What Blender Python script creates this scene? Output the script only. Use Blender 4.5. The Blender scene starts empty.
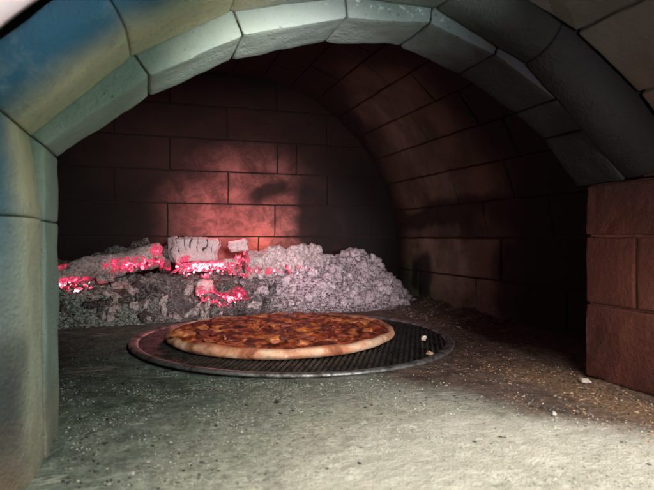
import bpy, bmesh, math, random
from mathutils import Vector, Matrix, noise
R = math.radians
random.seed(7)
sc = bpy.context.scene
C = sc.collection

# ------------------------------------------------------------------ camera
F = 546.0; HOR = 238.0; YAW = math.atan(1/3.0); CH = 0.14      # focal length (px of 654), horizon row, yaw to the right, height
cs, sn = math.cos(YAW), math.sin(YAW)
cam = bpy.data.cameras.new('camera'); cam_o = bpy.data.objects.new('camera', cam); C.objects.link(cam_o)
cam.sensor_width = 36; cam.lens = 36*F/654
cam_o.location = (0, 0, CH)
cam_o.rotation_euler = (R(90) - math.atan((245-HOR)/F), 0, -YAW)
cam.clip_start = 0.005; cam.clip_end = 100
cam.dof.use_dof = True; cam.dof.focus_distance = 0.74; cam.dof.aperture_fstop = 15
sc.camera = cam_o
sc.render.resolution_x = 1024; sc.render.resolution_y = 767

# ------------------------------------------------------------------ world, lamps, exposure
w = bpy.data.worlds.new('World'); sc.world = w; w.use_nodes = True
bg = w.node_tree.nodes['Background']; bg.inputs[0].default_value = (0.62, 0.52, 0.50, 1); bg.inputs[1].default_value = 0.13
sc.view_settings.view_transform = 'Standard'; sc.view_settings.look = 'None'
sc.view_settings.exposure = 0.14; sc.view_settings.gamma = 1

def area(name, loc, target, size, power, color, spread=180):
    l = bpy.data.lights.new(name, 'AREA'); l.spread = R(spread); l.energy = power; l.size = size; l.color = color; l.shape = 'DISK'
    o = bpy.data.objects.new(name, l); C.objects.link(o); o.location = loc
    o.rotation_euler = (Vector(target)-Vector(loc)).to_track_quat('-Z', 'Y').to_euler()
    return o
def point(name, loc, power, color, rad=0.02):
    l = bpy.data.lights.new(name, 'POINT'); l.energy = power; l.color = color; l.shadow_soft_size = rad
    o = bpy.data.objects.new(name, l); C.objects.link(o); o.location = loc
area('day_lamp', (0.20, -0.06, 0.66), (0.16, 0.36, 0.0), 0.30, 8.6, (1.0, 0.95, 0.84))
area('coal_fill', (0.22, -0.80, 0.20), (0.30, 1.1, 0.06), 0.14, 0.36, (1.0, 0.86, 0.90), 22)  # added narrow fill aimed at the coal heap
area('hearth_fill', (0.09, 0.19, 0.238), (0.20, 1.1, 0.12), 0.05, 0.52, (1.0, 0.92, 0.84), 60)  # added unseen fill for the oven interior
area('corner_fill', (0.36, -0.22, 0.16), (-0.085, 0.29, 0.30), 0.08, 0.10, (1.0, 0.88, 0.88), 14)  # added narrow fill brightening the white upper left corner
area('cool_fill', (0.60, -0.30, 0.14), (-0.1, 0.5, 0.15), 0.25, 1.75, (0.60, 0.98, 0.90))  # added off-frame teal fill for the left jamb and arch

# ------------------------------------------------------------------ helpers
def at(u, v, y):
    """the point at depth y of the oven that stands behind pixel (u, v) of the photo"""
    a = (u-327)/F; b = (HOR-v)/F; Z = y/(cs-sn*a)
    return Vector((Z*(cs*a+sn), y, CH+b*Z))
def on_floor(u, v, z=0.0):
    Z = F*(CH-z)/(v-HOR); a = (u-327)/F
    return Vector((Z*(cs*a+sn), Z*(cs-sn*a), z))
def lerp(t, tab):
    if t <= tab[0][0]: return tab[0][1]
    for (x0, y0), (x1, y1) in zip(tab, tab[1:]):
        if t <= x1:
            k = (t-x0)/(x1-x0); return y0+(y1-y0)*k
    return tab[-1][1]
def sstep(a, b, x):
    t = max(0, min(1, (x-a)/(b-a))); return t*t*(3-2*t)
def link(name, bm, mat, parent=None, smooth=True, loc=None):
    me = bpy.data.meshes.new(name)
    if loc is not None: bmesh.ops.translate(bm, verts=bm.verts, vec=-Vector(loc))
    bm.normal_update(); bm.to_mesh(me); bm.free()
    for p in me.polygons: p.use_smooth = bool(smooth)
    me.materials.append(mat)
    if smooth == 'angle': me.set_sharp_from_angle(angle=R(32))
    o = bpy.data.objects.new(name, me); C.objects.link(o)
    if loc is not None: o.location = loc
    if parent:
        o.parent = parent
        if loc is None: o.matrix_parent_inverse = Matrix.Translation(-parent.location)
        else: o.location = Vector(loc)-parent.location
    return o
def tag(o, label=None, cat=None, group=None, kind=None):
    if label: o['label'] = label
    if cat: o['category'] = cat
    if group: o['group'] = group
    if kind: o['kind'] = kind
    return o
def thing(name, loc, label, cat, group=None):
    o = bpy.data.objects.new(name, None); C.objects.link(o); o.location = loc; o.empty_display_size = 0.02
    return tag(o, label, cat, group)
def fbm(p, s, o=4):
    return noise.fractal(Vector(p)*s, 1.0, 2.0, o, noise_basis='PERLIN_ORIGINAL')

class NT:
    def __init__(self, name):
        self.m = bpy.data.materials.new(name); self.m.use_nodes = True
        self.t = self.m.node_tree; self.b = self.t.nodes['Principled BSDF']
        self.pos = self.t.nodes.new('ShaderNodeNewGeometry').outputs['Position']
    def L(self, a, b): self.t.links.new(a, b)
    def put(self, v, sock):
        if isinstance(v, bpy.types.NodeSocket): self.L(v, sock)
        elif isinstance(v, (tuple, list)) and len(v) == 3 and sock.type == 'RGBA': sock.default_value = (*v, 1)
        else: sock.default_value = v
    def noise(self, scale, detail=4, rough=0.6, dist=0, vec=None):
        n = self.t.nodes.new('ShaderNodeTexNoise'); n.inputs['Scale'].default_value = scale
        n.inputs['Detail'].default_value = detail; n.inputs['Roughness'].default_value = rough; n.inputs['Distortion'].default_value = dist
        self.L(vec or self.pos, n.inputs['Vector']); return n.outputs['Fac']
    def voro(self, scale, feature='F1', out='Distance', vec=None):
        n = self.t.nodes.new('ShaderNodeTexVoronoi'); n.feature = feature; n.inputs['Scale'].default_value = scale
        self.L(vec or self.pos, n.inputs['Vector']); return n.outputs[out]
    def ramp(self, fac, stops, interp='LINEAR'):
        n = self.t.nodes.new('ShaderNodeValToRGB'); n.color_ramp.interpolation = interp
        e = n.color_ramp.elements
        while len(e) < len(stops): e.new(0.5)
        for el, (p, c) in zip(e, stops):
            el.position = p; el.color = (c, c, c, 1) if not isinstance(c, (tuple, list)) else (*c, 1)
        self.put(fac, n.inputs[0]); return n.outputs[0]
    def math(self, op, a, b=0.0, clamp=False):
        n = self.t.nodes.new('ShaderNodeMath'); n.operation = op; n.use_clamp = clamp
        self.put(a, n.inputs[0]); self.put(b, n.inputs[1]); return n.outputs[0]
    def mix(self, f, a, b, mode='MIX'):
        n = self.t.nodes.new('ShaderNodeMix'); n.data_type = 'RGBA'; n.blend_type = mode
        self.put(f, n.inputs[0]); self.put(a, n.inputs[6]); self.put(b, n.inputs[7]); return n.outputs[2]
    def mapr(self, v, a, b, c=0.0, d=1.0):
        n = self.t.nodes.new('ShaderNodeMapRange'); n.interpolation_type = 'SMOOTHSTEP'
        self.put(v, n.inputs[0])
        for i, x in enumerate((a, b, c, d)): n.inputs[i+1].default_value = x
        return n.outputs[0]
    def xyz(self, vec=None):
        n = self.t.nodes.new('ShaderNodeSeparateXYZ'); self.L(vec or self.pos, n.inputs[0]); return n.outputs
    def warp(self, amount, scale):
        n = self.t.nodes.new('ShaderNodeTexNoise'); n.inputs['Scale'].default_value = scale; n.inputs['Detail'].default_value = 3
        self.L(self.pos, n.inputs['Vector'])
        s = self.t.nodes.new('ShaderNodeVectorMath'); s.operation = 'SUBTRACT'; self.L(n.outputs['Color'], s.inputs[0]); s.inputs[1].default_value = (.5, .5, .5)
        k = self.t.nodes.new('ShaderNodeVectorMath'); k.operation = 'SCALE'; self.L(s.outputs[0], k.inputs[0]); k.inputs['Scale'].default_value = amount
        a = self.t.nodes.new('ShaderNodeVectorMath'); a.operation = 'ADD'; self.L(self.pos, a.inputs[0]); self.L(k.outputs[0], a.inputs[1])
        return a.outputs[0]
    def blob(self, vec, c, r, soft=0.5):
        """1 inside an ellipsoid, falling to 0 at its edge"""
        s = self.t.nodes.new('ShaderNodeVectorMath'); s.operation = 'SUBTRACT'; self.L(vec, s.inputs[0]); s.inputs[1].default_value = c
        d = self.t.nodes.new('ShaderNodeVectorMath'); d.operation = 'DIVIDE'; self.L(s.outputs[0], d.inputs[0]); d.inputs[1].default_value = r
        l = self.t.nodes.new('ShaderNodeVectorMath'); l.operation = 'LENGTH'; self.L(d.outputs[0], l.inputs[0])
        return self.mapr(l.outputs['Value'], 1-soft, 1+soft, 1.0, 0.0)
    def bump(self, h, strength=0.5, dist=0.002):
        n = self.t.nodes.new('ShaderNodeBump'); n.inputs['Strength'].default_value = strength; n.inputs['Distance'].default_value = dist
        self.put(h, n.inputs['Height']); self.L(n.outputs[0], self.b.inputs['Normal'])
    def done(self, col, rough=0.9, spec=0.3):
        self.put(col, self.b.inputs['Base Color']); self.put(rough, self.b.inputs['Roughness'])
        self.b.inputs['Specular IOR Level'].default_value = spec
        return self.m

def vmax(n, *a):
    r = a[0]
    for x in a[1:]: r = n.math('MAXIMUM', r, x)
    return r

# ------------------------------------------------------------------ materials
def brick_mat(name, base, dark, soot_field, soot=(0.012, 0.010, 0.0095)):
    n = NT(name)
    big = n.noise(14, 4, 0.6); fine = n.noise(160, 5, 0.7); spk = n.noise(600, 2, 0.5)
    isl = n.t.nodes.new('ShaderNodeNewGeometry').outputs['Random Per Island']
    c = n.mix(n.mapr(big, 0.35, 0.7), base, dark)
    c = n.mix(n.math('MULTIPLY', isl, 0.35), c, tuple(x*0.55 for x in base))
    c = n.mix(n.mapr(fine, 0.52, 0.75, 0, 0.5), c, tuple(min(1, x*1.5) for x in base))
    c = n.mix(n.mapr(spk, 0.6, 0.7, 0, 0.6), c, dark)
    s = soot_field(n)
    c = n.mix(s, c, soot)
    n.bump(n.math('ADD', n.math('MULTIPLY', fine, 1.0), n.math('MULTIPLY', spk, 0.4)), 0.7, 0.0016)
    return n.done(c, 0.92, 0.25)
def inv(n, x): return n.math('SUBTRACT', 1.0, x, True)
def back_soot(n):
    wv = n.warp(0.10, 9)
    clean = n.blob(wv, (0.215, 1.2, 0.175), (0.15, 0.3, 0.14), 0.6)
    black = vmax(n, n.blob(wv, (0.372, 1.2, 0.17), (0.048, 0.3, 0.115), 0.3), n.blob(wv, (0.27, 1.2, 0.245), (0.055, 0.3, 0.022), 0.5))
    far = n.blob(wv, (0.15, 1.2, 0.36), (0.30, 0.3, 0.11), 0.5)
    mott = n.mapr(n.noise(30, 5, 0.7, 0.6), 0.36, 0.62, 0.45, 1.0); clean = n.math('MULTIPLY', clean, mott)
    cl = n.math('MULTIPLY', vmax(n, clean, n.math('MULTIPLY', far, 0.07)), n.math('SUBTRACT', 1.0, n.math('MULTIPLY', black, 0.92)))
    return n.math('SUBTRACT', 0.995, cl, True)
def side_soot(n):
    wv = n.warp(0.14, 8)
    clean = n.blob(wv, (0.55, 0.96, 0.10), (0.3, 0.20, 0.42), 0.25)
    blk = vmax(n, n.blob(wv, (0.58, 0.76, 0.075), (0.1, 0.05, 0.06), 0.4), n.blob(wv, (0.58, 1.08, 0.05), (0.1, 0.05, 0.035), 0.4), n.blob(wv, (0.58, 1.0, 0.185), (0.1, 0.3, 0.03), 0.4))
    patch = n.mapr(n.noise(9, 4, 0.6, 0.6), 0.38, 0.62)
    cl = n.math('MULTIPLY', n.math('MULTIPLY', clean, n.math('SUBTRACT', 1.0, n.math('MULTIPLY', blk, 0.85))), n.math('SUBTRACT', 1.0, n.math('MULTIPLY', patch, 0.4)))
    return n.math('SUBTRACT', 0.995, cl, True)
M = {}
M['back'] = brick_mat('sooty_back_brick', (0.38, 0.155, 0.145), (0.17, 0.065, 0.06), back_soot)
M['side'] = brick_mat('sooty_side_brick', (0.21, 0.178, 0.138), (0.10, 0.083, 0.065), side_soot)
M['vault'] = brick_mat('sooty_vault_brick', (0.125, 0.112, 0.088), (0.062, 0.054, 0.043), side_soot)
def jr(n):
    wv = n.warp(0.08, 12)
    return vmax(n, n.mapr(n.noise(16, 4, 0.6, 0.5), 0.5, 0.72, 0.05, 0.55), n.mapr(n.xyz(wv)[2], 0.14, 0.21, 0, 0.75))
M['jamb_red'] = brick_mat('red_jamb_brick', (0.17, 0.058, 0.042), (0.085, 0.030, 0.024), jr, (0.05, 0.03, 0.028))
def mortar_mat(name, c0, c1):
    n = NT(name); f = n.noise(120, 5, 0.7)
    n.bump(f, 0.8, 0.002); return n.done(n.mix(f, c0, c1), 0.95, 0.2)
M['mortar_dark'] = mortar_mat('sooty_mortar', (0.012, 0.009, 0.008), (0.040, 0.024, 0.020))
M['mortar_red'] = mortar_mat('red_mortar', (0.16, 0.07, 0.055), (0.30, 0.15, 0.12))
M['mortar_grey'] = mortar_mat('grey_mortar', (0.03, 0.03, 0.03), (0.14, 0.13, 0.12))

def stone_mat(name='pale_arch_stone'):
    n = NT(name); p = n.xyz()
    big = n.noise(10, 4, 0.6); mid = n.noise(55, 5, 0.65); fine = n.noise(420, 3, 0.6)
    c = n.mix(n.mapr(big, 0.3, 0.7), (0.30, 0.35, 0.30), (0.20, 0.26, 0.235))
    c = n.mix(n.mapr(mid, 0.55, 0.75, 0, 0.45), c, (0.13, 0.17, 0.155))
    c = n.mix(n.mapr(fine, 0.62, 0.7, 0, 0.5), c, (0.15, 0.16, 0.14))
    c = n.mix(n.mapr(n.xyz(n.warp(0.05, 12))[0], 0.02, 0.13, 0, 0.8), c, n.mix(mid, (0.13, 0.165, 0.175), (0.22, 0.26, 0.265)))
    # shade on the right half of the arch, painted as darker stone
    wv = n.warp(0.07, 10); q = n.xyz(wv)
    right_shade = n.mapr(q[0], 0.19, 0.275)
    c = n.mix(n.math('MULTIPLY', right_shade, 0.985), c, n.mix(mid, (0.030, 0.027, 0.031), (0.014, 0.012, 0.014)))
    # white efflorescence on the crown
    sp = n.math('MULTIPLY', n.mapr(n.noise(170, 4, 0.75), 0.56, 0.64), n.blob(n.warp(0.03, 30), (0.17, 0.37, 0.335), (0.11, 0.05, 0.02), 0.4))
    c = n.mix(n.math('MULTIPLY', sp, 0.7), c, (0.72, 0.76, 0.76))
    # soot licks and a rusty foot on the left jamb
    lick = n.math('MULTIPLY', n.blob(n.warp(0.05, 22), (-0.085, 0.34, 0.045), (0.035, 0.09, 0.042), 0.4), 0.8)
    c = n.mix(lick, c, (0.07, 0.075, 0.07))
    foot = n.blob(n.warp(0.05, 20), (-0.07, 0.36, -0.01), (0.06, 0.12, 0.05), 0.5)
    c = n.mix(n.math('MULTIPLY', foot, 0.45), c, (0.22, 0.14, 0.085))
    pv = n.voro(160); pit = n.math('MULTIPLY', n.mapr(pv, 0.10, 0.22, 1, 0), n.mapr(n.noise(35, 3), 0.5, 0.6))
    c = n.mix(n.math('MULTIPLY', pit, 0.25), c, (0.07, 0.08, 0.07))
    n.bump(n.math('SUBTRACT', n.math('ADD', mid, n.math('MULTIPLY', fine, 0.5)), n.math('MULTIPLY', pit, 0.4)), 0.7, 0.0028)
    return n.done(c, 0.92, 0.10)
M['stone'] = stone_mat()
def roll_mat():
    n = NT('cream_blue_shaded_roll')
    p = n.xyz(); mid = n.noise(45, 5, 0.65); fine = n.noise(420, 3, 0.6)
    # painted light: bounced cream on the inner arris, blue shade on the rounded face
    wv = n.xyz(n.warp(0.008, 25))
    edge = n.mapr(wv[1], 0.326, 0.350)
    c = n.mix(edge, (0.018, 0.075, 0.12), (0.42, 0.40, 0.27))
    deep = n.mapr(wv[1], 0.312, 0.327); c = n.mix(deep, (0.012, 0.022, 0.030), c)
    c = n.mix(n.mapr(mid, 0.5, 0.75, 0, 0.3), c, (0.22, 0.27, 0.25))
    q = n.xyz(n.warp(0.07, 10)); c = n.mix(n.mapr(q[0], 0.03, 0.11, 0, 0.85), c, (0.13, 0.17, 0.185)); right_shade = n.mapr(q[0], 0.17, 0.27)
    c = n.mix(n.math('MULTIPLY', right_shade, 0.985), c, n.mix(mid, (0.020, 0.017, 0.018), (0.011, 0.0095, 0.0095)))  # shade on the right half painted into the roll colour
    lick = n.math('MULTIPLY', n.blob(n.warp(0.05, 22), (-0.078, 0.318, 0.048), (0.04, 0.030, 0.052), 0.6), 0.97)
    c = n.mix(lick, c, (0.06, 0.065, 0.065))
    low = n.mapr(wv[2], 0.19, 0.10); c = n.mix(n.math('MULTIPLY', low, n.mapr(wv[1], 0.325, 0.345, 0.4, 0.85)), c, n.mix(mid, (0.40, 0.41, 0.34), (0.24, 0.26, 0.22)))
    c = n.mix(lick, c, (0.05, 0.055, 0.055))
    foot = n.blob(n.warp(0.05, 20), (-0.09, 0.33, -0.02), (0.08, 0.12, 0.05), 0.5)
    c = n.mix(n.math('MULTIPLY', foot, 0.5), c, (0.22, 0.13, 0.08))
    c = n.mix(n.mapr(n.noise(110, 5, 0.7), 0.5, 0.72, 0, 0.4), c, n.mix(0.6, c, (0.03, 0.035, 0.035)))
    n.bump(n.math('ADD', mid, n.math('MULTIPLY', fine, 0.5)), 0.8, 0.003)
    return n.done(c, 0.85, 0.12)
M['roll'] = roll_mat()
def grey_mat():
    n = NT('grey_vestibule_brick'); mid = n.noise(40, 5, 0.65); p = n.xyz()
    isl = n.t.nodes.new('ShaderNodeNewGeometry').outputs['Random Per Island']
    c = n.mix(isl, (0.10, 0.085, 0.082), (0.18, 0.155, 0.15)); c = n.mix(n.mapr(mid, 0.45, 0.7, 0, 0.6), c, (0.09, 0.075, 0.072))
    c = n.mix(n.mapr(p[2], 0.30, 0.25, 0, 0.6), c, (0.13, 0.07, 0.05))
    n.bump(mid, 0.5, 0.002); return n.done(c, 0.9, 0.25)
M['grey'] = grey_mat()
def plaster_mat():
    n = NT('white_plaster'); mid = n.noise(30, 5, 0.6)
    n.bump(mid, 0.3, 0.002); return n.done(n.mix(mid, (0.85, 0.76, 0.76), (0.75, 0.68, 0.68)), 0.85, 0.3)
M['plaster'] = plaster_mat()

def floor_mat():
    n = NT('hearth_floor_cement')
    p = n.xyz(); wv = n.warp(0.10, 9)
    big = n.noise(7, 5, 0.62, 0.4); mid = n.noise(48, 6, 0.72); fine = n.noise(330, 5, 0.7); spk = n.noise(900, 3, 0.6)
    c = n.mix(n.mapr(mid, 0.3, 0.7), (0.15, 0.17, 0.14), (0.36, 0.38, 0.31))
    c = n.mix(n.mapr(big, 0.35, 0.65, 0, 0.5), c, (0.13, 0.145, 0.125))
    # white flour and ash dust swept towards the mouth
    flour = n.blob(wv, (0.17, 0.28, 0), (0.17, 0.19, 1), 0.6)
    fl = n.math('MULTIPLY', flour, n.mapr(mid, 0.2, 0.62, 0.45, 1.0))
    c = n.mix(fl, c, n.mix(fine, (0.62, 0.60, 0.49), (0.88, 0.85, 0.72)))
    # green light by the left jamb, painted into the cement colour
    gr = n.blob(wv, (-0.10, 0.66, 0), (0.20, 0.36, 1), 0.5)
    c = n.mix(n.math('MULTIPLY', gr, 0.7), c, n.mix(n.mapr(mid, 0.35, 0.65), (0.040, 0.085, 0.070), (0.16, 0.27, 0.22)))
    # brown crumbs and burnt flour along the right wall, plus its painted shade
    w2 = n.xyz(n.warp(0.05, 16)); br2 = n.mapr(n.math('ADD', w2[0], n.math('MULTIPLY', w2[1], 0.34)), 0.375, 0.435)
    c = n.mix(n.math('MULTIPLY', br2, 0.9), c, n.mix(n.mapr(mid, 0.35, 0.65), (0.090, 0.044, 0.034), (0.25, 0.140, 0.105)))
    tan = n.math('MULTIPLY', n.blob(wv, (0.385, 0.41, 0), (0.035, 0.11, 1), 0.5), n.mapr(fine, 0.42, 0.56))
    c = n.mix(n.math('MULTIPLY', tan, 0.8), c, (0.46, 0.27, 0.14))
    # soot towards the back; the screen's shade painted on the floor beneath it
    sootb = n.mapr(n.xyz(wv)[1], 0.72, 0.98, 0, 0.2); c = n.mix(sootb, c, (0.085, 0.08, 0.078))
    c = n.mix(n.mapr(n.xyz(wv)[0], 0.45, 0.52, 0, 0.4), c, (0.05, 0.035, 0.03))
    screen_shade = n.blob(n.warp(0.03, 20), (0.196, 0.7286, 0), (0.205, 0.205, 1), 0.04); c = n.mix(n.math('MULTIPLY', screen_shade, 0.9), c, (0.03, 0.024, 0.022))
    g3 = n.noise(170, 5, 0.75); c = n.mix(n.mapr(g3, 0.40, 0.52, 0.42, 0), c, (0.06, 0.065, 0.055)); c = n.mix(n.mapr(g3, 0.56, 0.66, 0, 0.35), c, (0.66, 0.64, 0.55))
    thick = n.blob(n.warp(0.05, 24), (0.205, 0.245, 0), (0.15, 0.125, 1), 0.16)
    c = n.mix(n.math('MULTIPLY', thick, 0.85), c, n.mix(n.mapr(mid, 0.35, 0.65), (0.66, 0.63, 0.54), (0.84, 0.80, 0.70)))
    # speckles, both pale and charcoal
    c = n.mix(n.mapr(spk, 0.60, 0.68, 0, 0.75), c, (0.05, 0.045, 0.04))
    c = n.mix(n.mapr(fine, 0.60, 0.70, 0, 0.65), c, n.mix(0.5, c, (0.78, 0.76, 0.66)))
    v = n.voro(75); c = n.mix(n.math('MULTIPLY', n.mapr(v, 0.10, 0.16, 1, 0), n.mapr(n.noise(30), 0.5, 0.6)), c, (0.035, 0.032, 0.03))
    # scratches from the peel and one slab joint
    for ang, sc_, off in ((0.5, 26, 0.3), (-0.35, 17, 1.9), (1.1, 21, 4.2)):
        mp = n.t.nodes.new('ShaderNodeMapping'); n.L(n.warp(0.012, 14), mp.inputs[0]); mp.inputs['Rotation'].default_value = (0, 0, ang)
        mp.inputs['Location'].default_value = (off, 0, 0); mp.inputs['Scale'].default_value = (1.6, sc_, 1)
        s = n.noise(2.2, 2, 0.5, vec=mp.outputs[0])
        line = n.mapr(n.math('ABSOLUTE', n.math('SUBTRACT', s, 0.5)), 0.0, 0.012, 1, 0)
        line = n.math('MULTIPLY', line, n.mapr(n.noise(11, 2, 0.5), 0.52, 0.64))
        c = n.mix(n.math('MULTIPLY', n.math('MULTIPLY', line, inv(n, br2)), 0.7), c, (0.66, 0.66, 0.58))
    h = n.math('ADD', n.math('MULTIPLY', mid, 1.2), n.math('ADD', n.math('MULTIPLY', fine, 0.9), n.math('MULTIPLY', spk, 0.3)))
    n.bump(n.math('ADD', h, g3), 1.0, 0.004)
    return n.done(c, 0.93, 0.25)
M['floor'] = floor_mat()

GLOW_RED = [(0.0, (0, 0, 0)), (0.18, (0.0, 0.0, 0.0)), (0.38, (0.14, 0.003, 0.012)), (0.52, (0.55, 0.022, 0.075)), (0.70, (0.95, 0.085, 0.20)), (0.84, (1.0, 0.30, 0.42)), (0.96, (1.0, 0.82, 0.84))]
def ash_mat(name, pale, mid_c, char, char_amt, glow=True, gl_scale=85, strength=1.25, base=0.0, tint=False):
    n = NT(name)
    a = n.noise(38, 5, 0.7); f = n.noise(210, 5, 0.75); d = n.noise(620, 3, 0.6)
    oi = n.t.nodes.new('ShaderNodeObjectInfo').outputs['Random']
    c = n.mix(n.mapr(a, 0.3, 0.7), pale, mid_c)
    c = n.mix(n.mapr(f, 0.50-char_amt*0.3, 0.72-char_amt*0.25, 0, 0.9), c, char)
    c = n.mix(n.math('MULTIPLY', oi, 0.35), c, mid_c)
    if tint:
        g = n.mapr(n.xyz(n.warp(0.08, 9))[0], 0.06, -0.06); c = n.mix(n.math('MULTIPLY', g, 0.6), c, n.mix(n.mapr(f, 0.4, 0.6), (0.56, 0.68, 0.60), (0.05, 0.07, 0.06)))  # green light on the left ash painted into its colour
        g2 = n.mapr(n.xyz(n.warp(0.06, 12))[0], 0.16, 0.28); c = n.mix(n.math('MULTIPLY', g2, 0.8), c, n.mix(n.mapr(f, 0.4, 0.6), (0.50, 0.43, 0.47), (0.07, 0.055, 0.06)))
    ck = n.voro(70, 'DISTANCE_TO_EDGE', vec=n.warp(0.01, 60)); c = n.mix(n.math('MULTIPLY', n.mapr(ck, 0.0, 0.055, 1, 0), (0.0 if 'pale' in name else 0.4) if 'log' in name else 0.0), c, char)
    if 'log' in name:
        ak = n.t.nodes.new('ShaderNodeAttribute'); ak.attribute_name = 'crack'; c = n.mix(n.mapr(ak.outputs['Fac'], 0.25, 0.7, 0, 0.9), c, (0.03, 0.018, 0.018))
    if glow:
        at_ = n.t.nodes.new('ShaderNodeAttribute'); at_.attribute_name = 'glow'
        gf = n.noise(gl_scale, 4, 0.65, 0.4)
        gf2 = n.noise(300, 4, 0.7)
        x = n.math('MULTIPLY', n.math('ADD', at_.outputs['Fac'], base), n.math('MULTIPLY', n.mapr(gf, 0.34, 0.68, 0.36, 1.15), n.mapr(gf2, 0.3, 0.6, 0.75, 1.05)), True)
        e = n.ramp(x, GLOW_RED)
        n.put(e, n.b.inputs['Emission Color']); n.b.inputs['Emission Strength'].default_value = strength
        c = n.mix(n.mapr(x, 0.3, 0.55), c, (0.05, 0.01, 0.01))
    n.bump(n.math('ADD', f, n.math('MULTIPLY', d, 0.5)), 0.9, 0.0025)
    return n.done(c, 0.95, 0.15)
M['ash_bed'] = ash_mat('ash_bed', (0.55, 0.48, 0.49), (0.25, 0.20, 0.21), (0.035, 0.03, 0.03), 0.6, tint=True)
M['ash_lump'] = ash_mat('ash_lump', (0.76, 0.67, 0.72), (0.42, 0.35, 0.39), (0.10, 0.075, 0.085), 0.25, glow=False)
M['log'] = ash_mat('ashy_log', (0.70, 0.60, 0.61), (0.44, 0.37, 0.375), (0.04, 0.03, 0.03), 0.25, gl_scale=75)
M['log_pale'] = ash_mat('pale_ashy_log', (0.74, 0.62, 0.64), (0.52, 0.41, 0.43), (0.10, 0.07, 0.075), 0.0, gl_scale=75)
M['log_char'] = ash_mat('charcoal_log', (0.40, 0.38, 0.37), (0.08, 0.07, 0.068), (0.018, 0.015, 0.015), 0.55, gl_scale=75)
def ember_mat():
    n = NT('live_ember')
    oi = n.t.nodes.new('ShaderNodeObjectInfo').outputs['Random']
    gf = n.noise(80, 3, 0.6, 0.3)
    x = n.math('ADD', n.mapr(gf, 0.28, 0.68), n.math('MULTIPLY', n.math('SUBTRACT', oi, 0.5), 0.4), True)
    e = n.ramp(x, [(0, (0.01, 0.0, 0.001)), (0.3, (0.22, 0.006, 0.014)), (0.5, (0.50, 0.02, 0.07)), (0.72, (0.85, 0.08, 0.18)), (0.88, (1.0, 0.30, 0.40)), (1, (1.0, 0.78, 0.80))])
    n.put(e, n.b.inputs['Emission Color']); n.b.inputs['Emission Strength'].default_value = 1.5
    n.bump(gf, 0.8, 0.002)
    return n.done((0.12, 0.06, 0.06), 0.95, 0.1)
M['ember'] = ember_mat()
def crumb_mat(name, a, b):
    n = NT(name); isl = n.t.nodes.new('ShaderNodeNewGeometry').outputs['Random Per Island']
    return n.done(n.mix(isl, a, b), 0.9, 0.2)
M['crumb_pale'] = crumb_mat('pale_crumbs', (0.20, 0.22, 0.18), (0.46, 0.46, 0.40))
M['crumb_tan'] = crumb_mat('tan_crumbs', (0.12, 0.065, 0.045), (0.50, 0.33, 0.21))
M['crumb_dark'] = crumb_mat('charcoal_crumbs', (0.016, 0.015, 0.014), (0.06, 0.055, 0.05))
M['crumb_white'] = crumb_mat('white_crumb', (0.55, 0.48, 0.43), (0.60, 0.54, 0.48))

def metal_mat(name, col, rough, grime):
    n = NT(name); f = n.noise(70, 5, 0.7); g = n.noise(300, 3, 0.6)
    c = n.mix(n.mapr(f, 0.42, 0.66), col, grime); n.b.inputs['Metallic'].default_value = 0.85
    n.bump(g, 0.25, 0.0008); return n.done(c, n.mapr(f, 0.3, 0.7, rough, 0.7), 0.5)
M['rim'] = metal_mat('worn_aluminium_rim', (0.34, 0.34, 0.33), 0.38, (0.07, 0.055, 0.05))
M['mesh'] = metal_mat('blackened_screen_mesh', (0.11, 0.105, 0.10), 0.5, (0.03, 0.026, 0.024))

def crust_mat():
    n = NT('baked_crust'); p = n.xyz()
    a = n.noise(19, 5, 0.62, 0.7); f = n.noise(120, 5, 0.7); g = n.noise(420, 3, 0.6)
    c = n.mix(n.mapr(a, 0.38, 0.56), (0.60, 0.42, 0.29), (0.44, 0.19, 0.10))
    c = n.mix(n.mapr(a, 0.54, 0.64), c, (0.20, 0.06, 0.028))
    c = n.mix(n.mapr(f, 0.54, 0.72, 0, 0.45), c, (0.80, 0.66, 0.50))
    c = n.mix(n.math('MULTIPLY', n.mapr(f, 0.34, 0.46, 1, 0), 0.5), c, (0.20, 0.07, 0.035))
    top = n.mapr(p[2], 0.0155, 0.0205); c = n.mix(n.math('MULTIPLY', top, 0.85), c, n.mix(a, (0.42, 0.13, 0.06), (0.13, 0.03, 0.018)))
    n.bump(n.math('ADD', f, n.math('MULTIPLY', g, 0.5)), 0.5, 0.0015)
    n.b.inputs['Subsurface Weight'].default_value = 0.05; n.b.inputs['Subsurface Radius'].default_value = (0.01, 0.004, 0.002)
    return n.done(c, 0.62, 0.35)
M['crust'] = crust_mat()
def sauce_mat():
    n = NT('baked_tomato_and_cheese')
    a = n.noise(42, 5, 0.65, 1.2); b = n.noise(75, 5, 0.6, 0.8); f = n.noise(260, 4, 0.65)
    c = n.ramp(a, [(0.34, (0.026, 0.008, 0.006)), (0.46, (0.12, 0.018, 0.010)), (0.54, (0.32, 0.055, 0.020)), (0.63, (0.56, 0.19, 0.05)), (0.74, (0.68, 0.36, 0.12))])
    c = n.mix(n.mapr(b, 0.60, 0.72, 0, 0.75), c, (0.60, 0.26, 0.10))
    c = n.mix(n.mapr(f, 0.6, 0.7, 0, 0.5), c, (0.06, 0.015, 0.01))
    n.bump(n.math('ADD', b, n.math('MULTIPLY', f, 0.4)), 0.8, 0.003)
    return n.done(c, n.mapr(b, 0.4, 0.65, 0.75, 0.45), 0.3)
M['sauce'] = sauce_mat()
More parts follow.
